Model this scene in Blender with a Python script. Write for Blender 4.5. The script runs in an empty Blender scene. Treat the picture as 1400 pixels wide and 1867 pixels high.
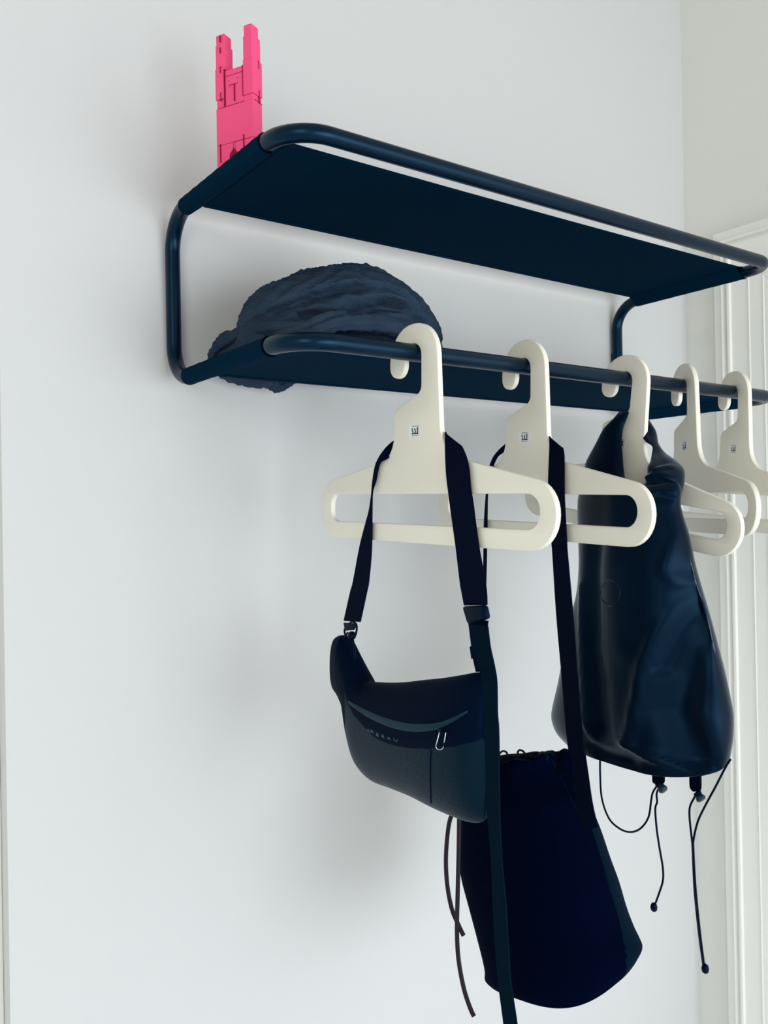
import bpy, bmesh, math, random
from mathutils import Vector, Matrix
from mathutils.bvhtree import BVHTree
random.seed(7)
S = bpy.context.scene
COL = S.collection
# ------------------------------------------------------------------ camera, world, lights, exposure
cam = bpy.data.cameras.new('camera'); camo = bpy.data.objects.new('camera', cam); COL.objects.link(camo)
RT = Vector((0.8127799, -0.5822882, -0.0181476)); UP = Vector((0.0117517, -0.0147570, 0.9998220)); FW = Vector((0.5824524, 0.8128485, 0.0051513))
CAM = Vector((-0.445603, -1.109893, -0.190323))
camo.matrix_world = Matrix(((RT.x, UP.x, -FW.x, CAM.x), (RT.y, UP.y, -FW.y, CAM.y), (RT.z, UP.z, -FW.z, CAM.z), (0, 0, 0, 1)))
cam.sensor_fit = 'VERTICAL'; cam.sensor_height = 24; cam.lens = 1542.963 / 1867 * 24
cam.clip_start = 0.02; cam.clip_end = 60
S.camera = camo
w = bpy.data.worlds.new('world'); S.world = w; w.use_nodes = True
bg = w.node_tree.nodes['Background']; bg.inputs[0].default_value = (0.94, 0.965, 0.985, 1); bg.inputs[1].default_value = 0.64

def area(name, loc, target, sx, sy, power, color):
    l = bpy.data.lights.new(name, 'AREA'); l.shape = 'RECTANGLE'; l.size = sx; l.size_y = sy; l.energy = power; l.color = color
    o = bpy.data.objects.new(name, l); COL.objects.link(o); o.location = loc
    o.rotation_euler = (Vector(target) - Vector(loc)).to_track_quat('-Z', 'Y').to_euler()
    return o
area('window_daylight', (1.13, -2.24, -0.35), (0.5, -0.1, -0.6), 1.8, 1.6, 15, (0.88, 0.94, 1.0))
area('room_fill', (0.45, -3.0, -0.65), (0.9, 0, -0.6), 1.8, 1.4, 36, (0.84, 0.92, 1.0))  # added fill with no seen source, lifts the lower right of the wall
area('left_fill', (-2.74, -2.6, 0.0), (0.6, -0.6, -0.3), 2.2, 2.0, 55, (1.0, 0.985, 0.96))  # fill lamp added at the left to brighten the hanger faces, no real source
S.view_settings.view_transform = 'Standard'; S.view_settings.look = 'None'; S.view_settings.gamma = 1
S.view_settings.exposure = 0.0; S.view_settings.use_curve_mapping = False

# ------------------------------------------------------------------ materials
def mat(name, col, rough=0.6, spec=0.5, bump=0.0, bscale=200, tint=None, tscale=8, sheen=0, coat=0, stretch=(1, 1, 1), brick=False):
    m = bpy.data.materials.new(name); m.use_nodes = True; nt = m.node_tree; b = nt.nodes['Principled BSDF']
    b.inputs['Base Color'].default_value = (*col, 1); b.inputs['Roughness'].default_value = rough
    b.inputs['Specular IOR Level'].default_value = spec
    if max(col) < 0.08: b.inputs['Specular Tint'].default_value = (0.18, 0.50, 0.85, 1)
    if sheen: b.inputs['Sheen Weight'].default_value = sheen; b.inputs['Sheen Roughness'].default_value = 0.3; b.inputs['Sheen Tint'].default_value = (0.45, 0.62, 0.78, 1)
    if coat: b.inputs['Coat Weight'].default_value = coat; b.inputs['Coat Roughness'].default_value = 0.15
    tc = nt.nodes.new('ShaderNodeTexCoord'); mp = nt.nodes.new('ShaderNodeMapping'); mp.inputs['Scale'].default_value = stretch
    nt.links.new(tc.outputs['Object'], mp.inputs[0])
    if tint:
        n = nt.nodes.new('ShaderNodeTexNoise'); n.inputs['Scale'].default_value = tscale; n.inputs['Detail'].default_value = 4
        r = nt.nodes.new('ShaderNodeMixRGB'); r.inputs[1].default_value = (*col, 1); r.inputs[2].default_value = (*tint, 1)
        nt.links.new(mp.outputs[0], n.inputs['Vector']); nt.links.new(n.outputs['Fac'], r.inputs[0]); nt.links.new(r.outputs[0], b.inputs['Base Color'])
    if bump:
        n = nt.nodes.new('ShaderNodeTexNoise'); n.inputs['Scale'].default_value = bscale; n.inputs['Detail'].default_value = 5
        bp = nt.nodes.new('ShaderNodeBump'); bp.inputs['Strength'].default_value = bump; bp.inputs['Distance'].default_value = 0.002
        nt.links.new(mp.outputs[0], n.inputs['Vector']); nt.links.new(n.outputs['Fac'], bp.inputs['Height']); nt.links.new(bp.outputs[0], b.inputs['Normal'])
    return m
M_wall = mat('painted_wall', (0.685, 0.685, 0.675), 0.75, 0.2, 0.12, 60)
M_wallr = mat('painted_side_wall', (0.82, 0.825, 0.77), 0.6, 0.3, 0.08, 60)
M_trim = mat('gloss_trim_paint', (0.90, 0.90, 0.84), 0.35, 0.4, 0.05, 30)
M_floor = mat('cool_bounce_floor', (0.66, 0.68, 0.72), 0.5, 0.4, 0.1, 12, (0.72, 0.74, 0.78), 4, stretch=(1, 8, 1))  # unseen floor, made pale grey-blue for cool bounce light from below
M_ceil = mat('dim_ceiling', (0.50, 0.48, 0.43), 0.9, 0.1)  # unseen ceiling, warmed and darkened to cut the bounce from above
M_metal = mat('navy_black_powder_coat', (0.0006, 0.0065, 0.017), 0.27, 0.45, 0.06, 900)
M_fab = mat('navy_canvas', (0.0006, 0.0160, 0.038), 0.95, 0.03, 0.25, 1200)
M_stitch = mat('dark_stitching', (0.0005, 0.002, 0.012), 0.9, 0.1)
M_hang = mat('cream_plastic', (0.86, 0.83, 0.72), 0.32, 0.45, 0.03, 500)
M_lab = mat('label_white', (0.86, 0.88, 0.88), 0.5, 0.3)
M_labg = mat('label_grey_print', (0.33, 0.37, 0.38), 0.6, 0.2)
M_ink = mat('label_black_print', (0.002, 0.008, 0.014), 0.5, 0.3)
M_strap = mat('black_webbing', (0.0004, 0.0016, 0.011), 0.8, 0.1, 0.3, 1500)
M_plas = mat('black_plastic', (0.0004, 0.002, 0.011), 0.4, 0.15)
M_toggle = mat('grey_plastic_button', (0.02, 0.035, 0.045), 0.3, 0.5)
M_bag1 = mat('coated_black_canvas', (0.0004, 0.0032, 0.014), 0.7, 0.08, 0.25, 900)
M_leath = mat('embossed_dark_panel', (0.0008, 0.007, 0.014), 0.42, 0.26, 0.35, 420, sheen=0.10)
M_band = mat('satin_zip_tape', (0.003, 0.022, 0.032), 0.45, 0.3, 0.05, 500)
M_let = mat('grey_lettering', (0.035, 0.065, 0.11), 0.5, 0.3)
M_chrome = mat('silver_metal', (0.5, 0.55, 0.6), 0.25, 0.6); M_chrome.node_tree.nodes['Principled BSDF'].inputs['Metallic'].default_value = 1
M_bag2 = mat('black_felted_cotton', (0.0003, 0.0016, 0.010), 0.95, 0.03, 0.2, 500)
M_bag2s = mat('dark_side_panel_cotton', (0.0006, 0.007, 0.016), 0.85, 0.06, 0.2, 500)
M_bag3 = mat('navy_softshell', (0.0004, 0.0040, 0.013), 0.34, 0.17, 0.10, 700, sheen=0.6)
M_cordb = mat('brown_leather_cord', (0.022, 0.010, 0.013), 0.6, 0.3, 0.4, 300)
M_scarf = mat('slate_gauze', (0.014, 0.044, 0.072), 0.95, 0.03, 1.0, 420, (0.052, 0.068, 0.110), 22, stretch=(1, 1, 2.5))
M_pink = mat('pink_painted_wood', (1.0, 0.088, 0.255), 0.5, 0.3, 0.05, 120)
M_recess = mat('recess_shade_red', (0.28, 0.0, 0.035), 0.7, 0.2)  # dark red that paints the shade in the toy's grooves, gaps and notch
M_face = mat('engraved_pink', (0.45, 0.03, 0.11), 0.6, 0.2)
M_crack = mat('shadow_gap_filler', (0.03, 0.03, 0.025), 0.9, 0.1)

# ------------------------------------------------------------------ helpers
def tag(o, label=None, cat=None, group=None, kind=None):
    if label: o['label'] = label
    if cat: o['category'] = cat
    if group: o['group'] = group
    if kind: o['kind'] = kind
    return o
def obj(name, verts, faces, m, parent=None, smooth=True, loc=None):
    me = bpy.data.meshes.new(name); me.from_pydata([tuple(v) for v in verts], [], faces)
    bm = bmesh.new(); bm.from_mesh(me); bmesh.ops.remove_doubles(bm, verts=bm.verts, dist=1e-6); bmesh.ops.recalc_face_normals(bm, faces=bm.faces); bm.to_mesh(me); bm.free()
    me.materials.append(m)
    if smooth:
        for p in me.polygons: p.use_smooth = True
    o = bpy.data.objects.new(name, me); COL.objects.link(o)
    if parent: o.parent = parent; o.matrix_parent_inverse = parent.matrix_world.inverted()
    return o
def empty(name, loc):
    o = bpy.data.objects.new(name, None); COL.objects.link(o); o.location = loc; o.empty_display_size = 0.05
    o.matrix_world = Matrix.Translation(loc)
    return o
def box(a, b, bev=0.0):
    bm = bmesh.new(); bmesh.ops.create_cube(bm, size=1)
    for v in bm.verts: v.co = Vector([(a[i] + b[i]) / 2 + v.co[i] * (b[i] - a[i]) for i in range(3)])
    if bev: bmesh.ops.bevel(bm, geom=bm.edges[:], offset=bev, segments=2, affect='EDGES', profile=0.5)
    bm.verts.index_update(); vs = [v.co.copy() for v in bm.verts]; fs = [[v.index for v in f.verts] for f in bm.faces]; bm.free()
    return vs, fs
def join(*parts):
    V, Fs = [], []
    for v, f in parts:
        n = len(V); V += list(v); Fs += [[i + n for i in q] for q in f]
    return V, Fs
def catmull(P, n, closed=False):
    P = [Vector(p) for p in P]; out = []; N = len(P)
    if N < 3: return [P[0].lerp(P[1], i / n) for i in range(n)] + [P[1]]
    for i in range(N if closed else N - 1):
        g = lambda k: P[k % N] if closed else P[min(max(k, 0), N - 1)]
        a, b, c, d = g(i - 1), g(i), g(i + 1), g(i + 2)
        for j in range(n):
            t = j / n
            out.append(0.5 * ((2 * b) + (c - a) * t + (2 * a - 5 * b + 4 * c - d) * t * t + (3 * b - a - 3 * c + d) * t ** 3))
    if not closed: out.append(P[-1])
    return out
def vec(v): return v if isinstance(v, Vector) else Vector(v)
def tube(path, r, seg=10, closed=False, flat=1.0):
    P = [vec(p) for p in path]; n = len(P); rad = r if isinstance(r, (list, tuple)) else [r] * n
    V, Fs = [], []; T = []
    for i in range(n):
        a = P[(i - 1) % n] if closed or i else P[0]; b = P[(i + 1) % n] if closed or i < n - 1 else P[-1]
        T.append((b - a).normalized())
    u = T[0].orthogonal().normalized(); fr = []
    for i in range(n):
        u = (u - T[i] * u.dot(T[i])).normalized(); fr.append((u.copy(), T[i].cross(u)))
    for i in range(n):
        u, v = fr[i]
        for k in range(seg):
            a = 2 * math.pi * k / seg; V.append(P[i] + (u * math.cos(a) + v * math.sin(a) * flat) * rad[i])
    R = range(n if closed else n - 1)
    off = 0
    if closed:  # untwist
        u0, v0 = fr[0]; uu = fr[-1][0]; uu = (uu - T[0] * uu.dot(T[0])).normalized(); off = round(math.atan2(uu.dot(v0), uu.dot(u0)) / (2 * math.pi) * seg)
    for i in R:
        o2 = off if (closed and i == n - 1) else 0
        for k in range(seg):
            a = i * seg + k; b = i * seg + (k + 1) % seg; j = ((i + 1) % n) * seg
            Fs.append([a, b, j + (k + 1 + o2) % seg, j + (k + o2) % seg])
    if not closed:
        Fs.append(list(range(seg))[::-1]); Fs.append([(n - 1) * seg + k for k in range(seg)])
    return V, Fs
def fillet(P, n=8):
    # P: list of (x, y, r) closed polygon
    out = []; N = len(P)
    for i in range(N):
        a = Vector(P[i - 1][:2]); b = Vector(P[i][:2]); c = Vector(P[(i + 1) % N][:2]); r = P[i][2]
        d1 = (a - b).normalized(); d2 = (c - b).normalized()
        if r <= 0: out.append(b); continue
        ang = math.acos(max(-1, min(1, d1.dot(d2)))); t = r / math.tan(ang / 2); q = (d1 + d2).normalized(); ce = b + q * (r / math.sin(ang / 2))
        p1 = b + d1 * t; p2 = b + d2 * t; a1 = math.atan2(*(p1 - ce).yx); a2 = math.atan2(*(p2 - ce).yx)
        while a2 - a1 > math.pi: a2 -= 2 * math.pi
        while a2 - a1 < -math.pi: a2 += 2 * math.pi
        for k in range(n + 1): t_ = a1 + (a2 - a1) * k / n; out.append(ce + Vector((math.cos(t_), math.sin(t_))) * r)
    return out
def plate(loops, half, bev):
    cu = bpy.data.curves.new('c', 'CURVE'); cu.dimensions = '2D'; cu.fill_mode = 'BOTH'; cu.extrude = half - bev; cu.bevel_depth = bev; cu.bevel_resolution = 2; cu.offset = -bev
    for L in loops:
        s = cu.splines.new('POLY'); s.points.add(len(L) - 1); s.use_cyclic_u = True
        for i, p in enumerate(L): s.points[i].co = (p[0], p[1], 0, 1)
    o = bpy.data.objects.new('c', cu); me = bpy.data.meshes.new_from_object(o)
    V = [v.co.copy() for v in me.vertices]; Fs = [list(p.vertices) for p in me.polygons]
    bpy.data.objects.remove(o); bpy.data.curves.remove(cu); bpy.data.meshes.remove(me)
    return V, Fs
class Frame:
    def __init__(s, O, e, m): s.O = Vector(O); s.e = Vector(e); s.m = Vector(m)
    def P(s, w, v, o=0.0):
        q = s.O + s.e * w + s.m * o; return Vector((q.x, q.y, v))
    def wv(s, P):
        d = P - s.O; return d.dot(s.e), P.z, d.dot(s.m)
DR = 0.33; HH = 0.22597; WW = 0.93626; RT_ = 0.0102
def hframe(x, deg):
    f = math.radians(deg); return Frame((x, -DR, 0), (math.sin(f), -math.cos(f), 0), (-math.cos(f), -math.sin(f), 0))
F1 = hframe(0.1623, 1.5); F2 = hframe(0.3415, -6.2); F3 = hframe(0.5438, -5.5)
FS = Frame((0, -0.15, 0), (1, 0, 0), (0, -1, 0))
def segdist(p, L):
    best = 9
    for a, b in zip(L, L[1:]):
        ax, ay = a; bx, by = b; dx, dy = bx - ax, by - ay; L2 = dx * dx + dy * dy + 1e-12
        t = max(0, min(1, ((p[0] - ax) * dx + (p[1] - ay) * dy) / L2)); best = min(best, math.hypot(p[0] - ax - t * dx, p[1] - ay - t * dy))
    return best
def loft(rows, F, nseg=40, sub=5, ridges=(), cap=True, power=1.0, noise=0.0, skew=0.9, sagp=1.2, sagk=1.5, alltap=False):
    R = catmull_rows(rows, sub); V, Fs = [], []
    n = len(R)
    for i, (wl, vl, wr, vr, dep, off, sag) in enumerate(R):
        for k in range(nseg):
            a = 2 * math.pi * k / nseg; c = math.cos(a); s = math.sin(a)
            c = math.copysign(abs(c) ** power, c); s = math.copysign(abs(s) ** power, s)
            w_ = (wl + wr) / 2 - c * (wl - wr) / 2 * -1 * -1; v_ = (vl + vr) / 2 - c * (vl - vr) / 2
            o_ = off + s * dep
            v_ -= sag * sagk * ((1 + math.cos(a - skew)) / 2) ** sagp
            if s > -0.05 or alltap:
                for L, A, sg in ridges:
                    dd = segdist((w_, v_), L)
                    if dd < 3 * sg: o_ += A * math.exp(-(dd / sg) ** 2) * min(1, max(0, s + 0.15) * 2.5)
            V.append(F.P(w_, v_, o_))
    for i in range(n - 1):
        for k in range(nseg):
            Fs.append([i * nseg + k, i * nseg + (k + 1) % nseg, (i + 1) * nseg + (k + 1) % nseg, (i + 1) * nseg + k])
    if cap:
        for i0 in (0, n - 1):
            ring = V[i0 * nseg:(i0 + 1) * nseg]; ce = sum(ring, Vector()) / nseg; prev = i0 * nseg
            for f in (0.8, 0.5, 0.2):
                st = len(V); V += [ce.lerp(p, f) for p in ring]
                for k in range(nseg): Fs.append([prev + k, prev + (k + 1) % nseg, st + (k + 1) % nseg, st + k])
                prev = st
            Fs.append([prev + k for k in range(nseg)])
    return V, Fs
def catmull_rows(rows, n):
    out = []; N = len(rows)
    for i in range(N - 1):
        a, b, c, d = rows[max(i - 1, 0)], rows[i], rows[i + 1], rows[min(i + 2, N - 1)]
        for j in range(n):
            t = j / n
            out.append([0.5 * (2 * q + (r - p) * t + (2 * p - 5 * q + 4 * r - s) * t * t + (3 * q - p - 3 * r + s) * t ** 3) for p, q, r, s in zip(a, b, c, d)])
    out.append(list(rows[-1])); return out
def ribbon(rows, F, th=0.0016, sub=5, lin=False):
    # rows: wL, vL, wR, vR, off
    R = catmull_rows(rows, 1 if lin else sub); V, Fs = [], []
    for wl, vl, wr, vr, o in R:
        V += [F.P(wl, vl, o + th / 2), F.P(wr, vr, o + th / 2), F.P(wr, vr, o - th / 2), F.P(wl, vl, o - th / 2)]
    for i in range(len(R) - 1):
        for k in range(4): Fs.append([4 * i + k, 4 * i + (k + 1) % 4, 4 * i + 4 + (k + 1) % 4, 4 * i + 4 + k])
    m = 4 * (len(R) - 1); Fs += [[3, 2, 1, 0], [m, m + 1, m + 2, m + 3]]
    return V, Fs
def resample(L, n):
    P = catmull([Vector((*p, 0)) for p in L], 12); d = [0]
    for a, b in zip(P, P[1:]): d.append(d[-1] + (b - a).length)
    out = []; j = 0
    for i in range(n + 1):
        t = d[-1] * i / n
        while j < len(P) - 2 and d[j + 1] < t: j += 1
        f = (t - d[j]) / max(1e-9, d[j + 1] - d[j]); q = P[j].lerp(P[j + 1], min(1, max(0, f))); out.append((q.x, q.y))
    return out
def toplane(F, P, plane=0.0):
    # where the line from the photographer's eye through P crosses the frame's plane (to find which cloth panel P belongs to)
    d = P - CAM; t = ((F.O + F.m * plane) - CAM).dot(F.m) / d.dot(F.m); q = CAM + d * t; a, b, c = F.wv(q); return a, b
def bvh(o):
    me = o.data; return BVHTree.FromPolygons([v.co for v in me.vertices], [list(p.vertices) for p in me.polygons])
def drop(B, F, w, v, lift, toward=None, default=0.02):
    # point of the surface met by the ray that comes from outside along the frame's normal
    h = B.ray_cast(F.P(w, v, 0.4), -F.m, 1.0)
    o = F.wv(h[0])[2] if h[0] is not None else default
    return F.P(w, v, o + lift)
def sight(B, F, w, v, lift, default=0.0, plane=0.0):
    # (w, v) lies in the frame's own plane; follow the oblique line through it back onto the bag's skin
    P = F.P(w, v, plane); d = (P - CAM).normalized(); h = B.ray_cast(CAM, d, 5)
    if h[0] is None: return P
    return h[0] - d * lift
def drape_strip(B, F, up, lo, n, m, lift, th, plane=0.0):
    U = resample(up, n); Lw = resample(lo, n); V, Fs = [], []
    for i in range(n + 1):
        for j in range(m + 1):
            t = j / m; w_ = U[i][0] * (1 - t) + Lw[i][0] * t; v_ = U[i][1] * (1 - t) + Lw[i][1] * t
            e = 0.0 if (j in (0, m) or i in (0, n)) else 1.0
            V.append(sight(B, F, w_, v_, -0.0008 + (lift + 0.0008) * e, plane=plane))
    for i in range(n):
        for j in range(m): a = i * (m + 1) + j; Fs.append([a, a + 1, a + m + 2, a + m + 1])
    return V, Fs
def drape_line(B, F, L, r, n=24, seg=6, plane=0.0, lift=0.0):
    return tube([sight(B, F, a, b, lift, plane=plane) for a, b in resample(L, n)], r, seg)

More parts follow.
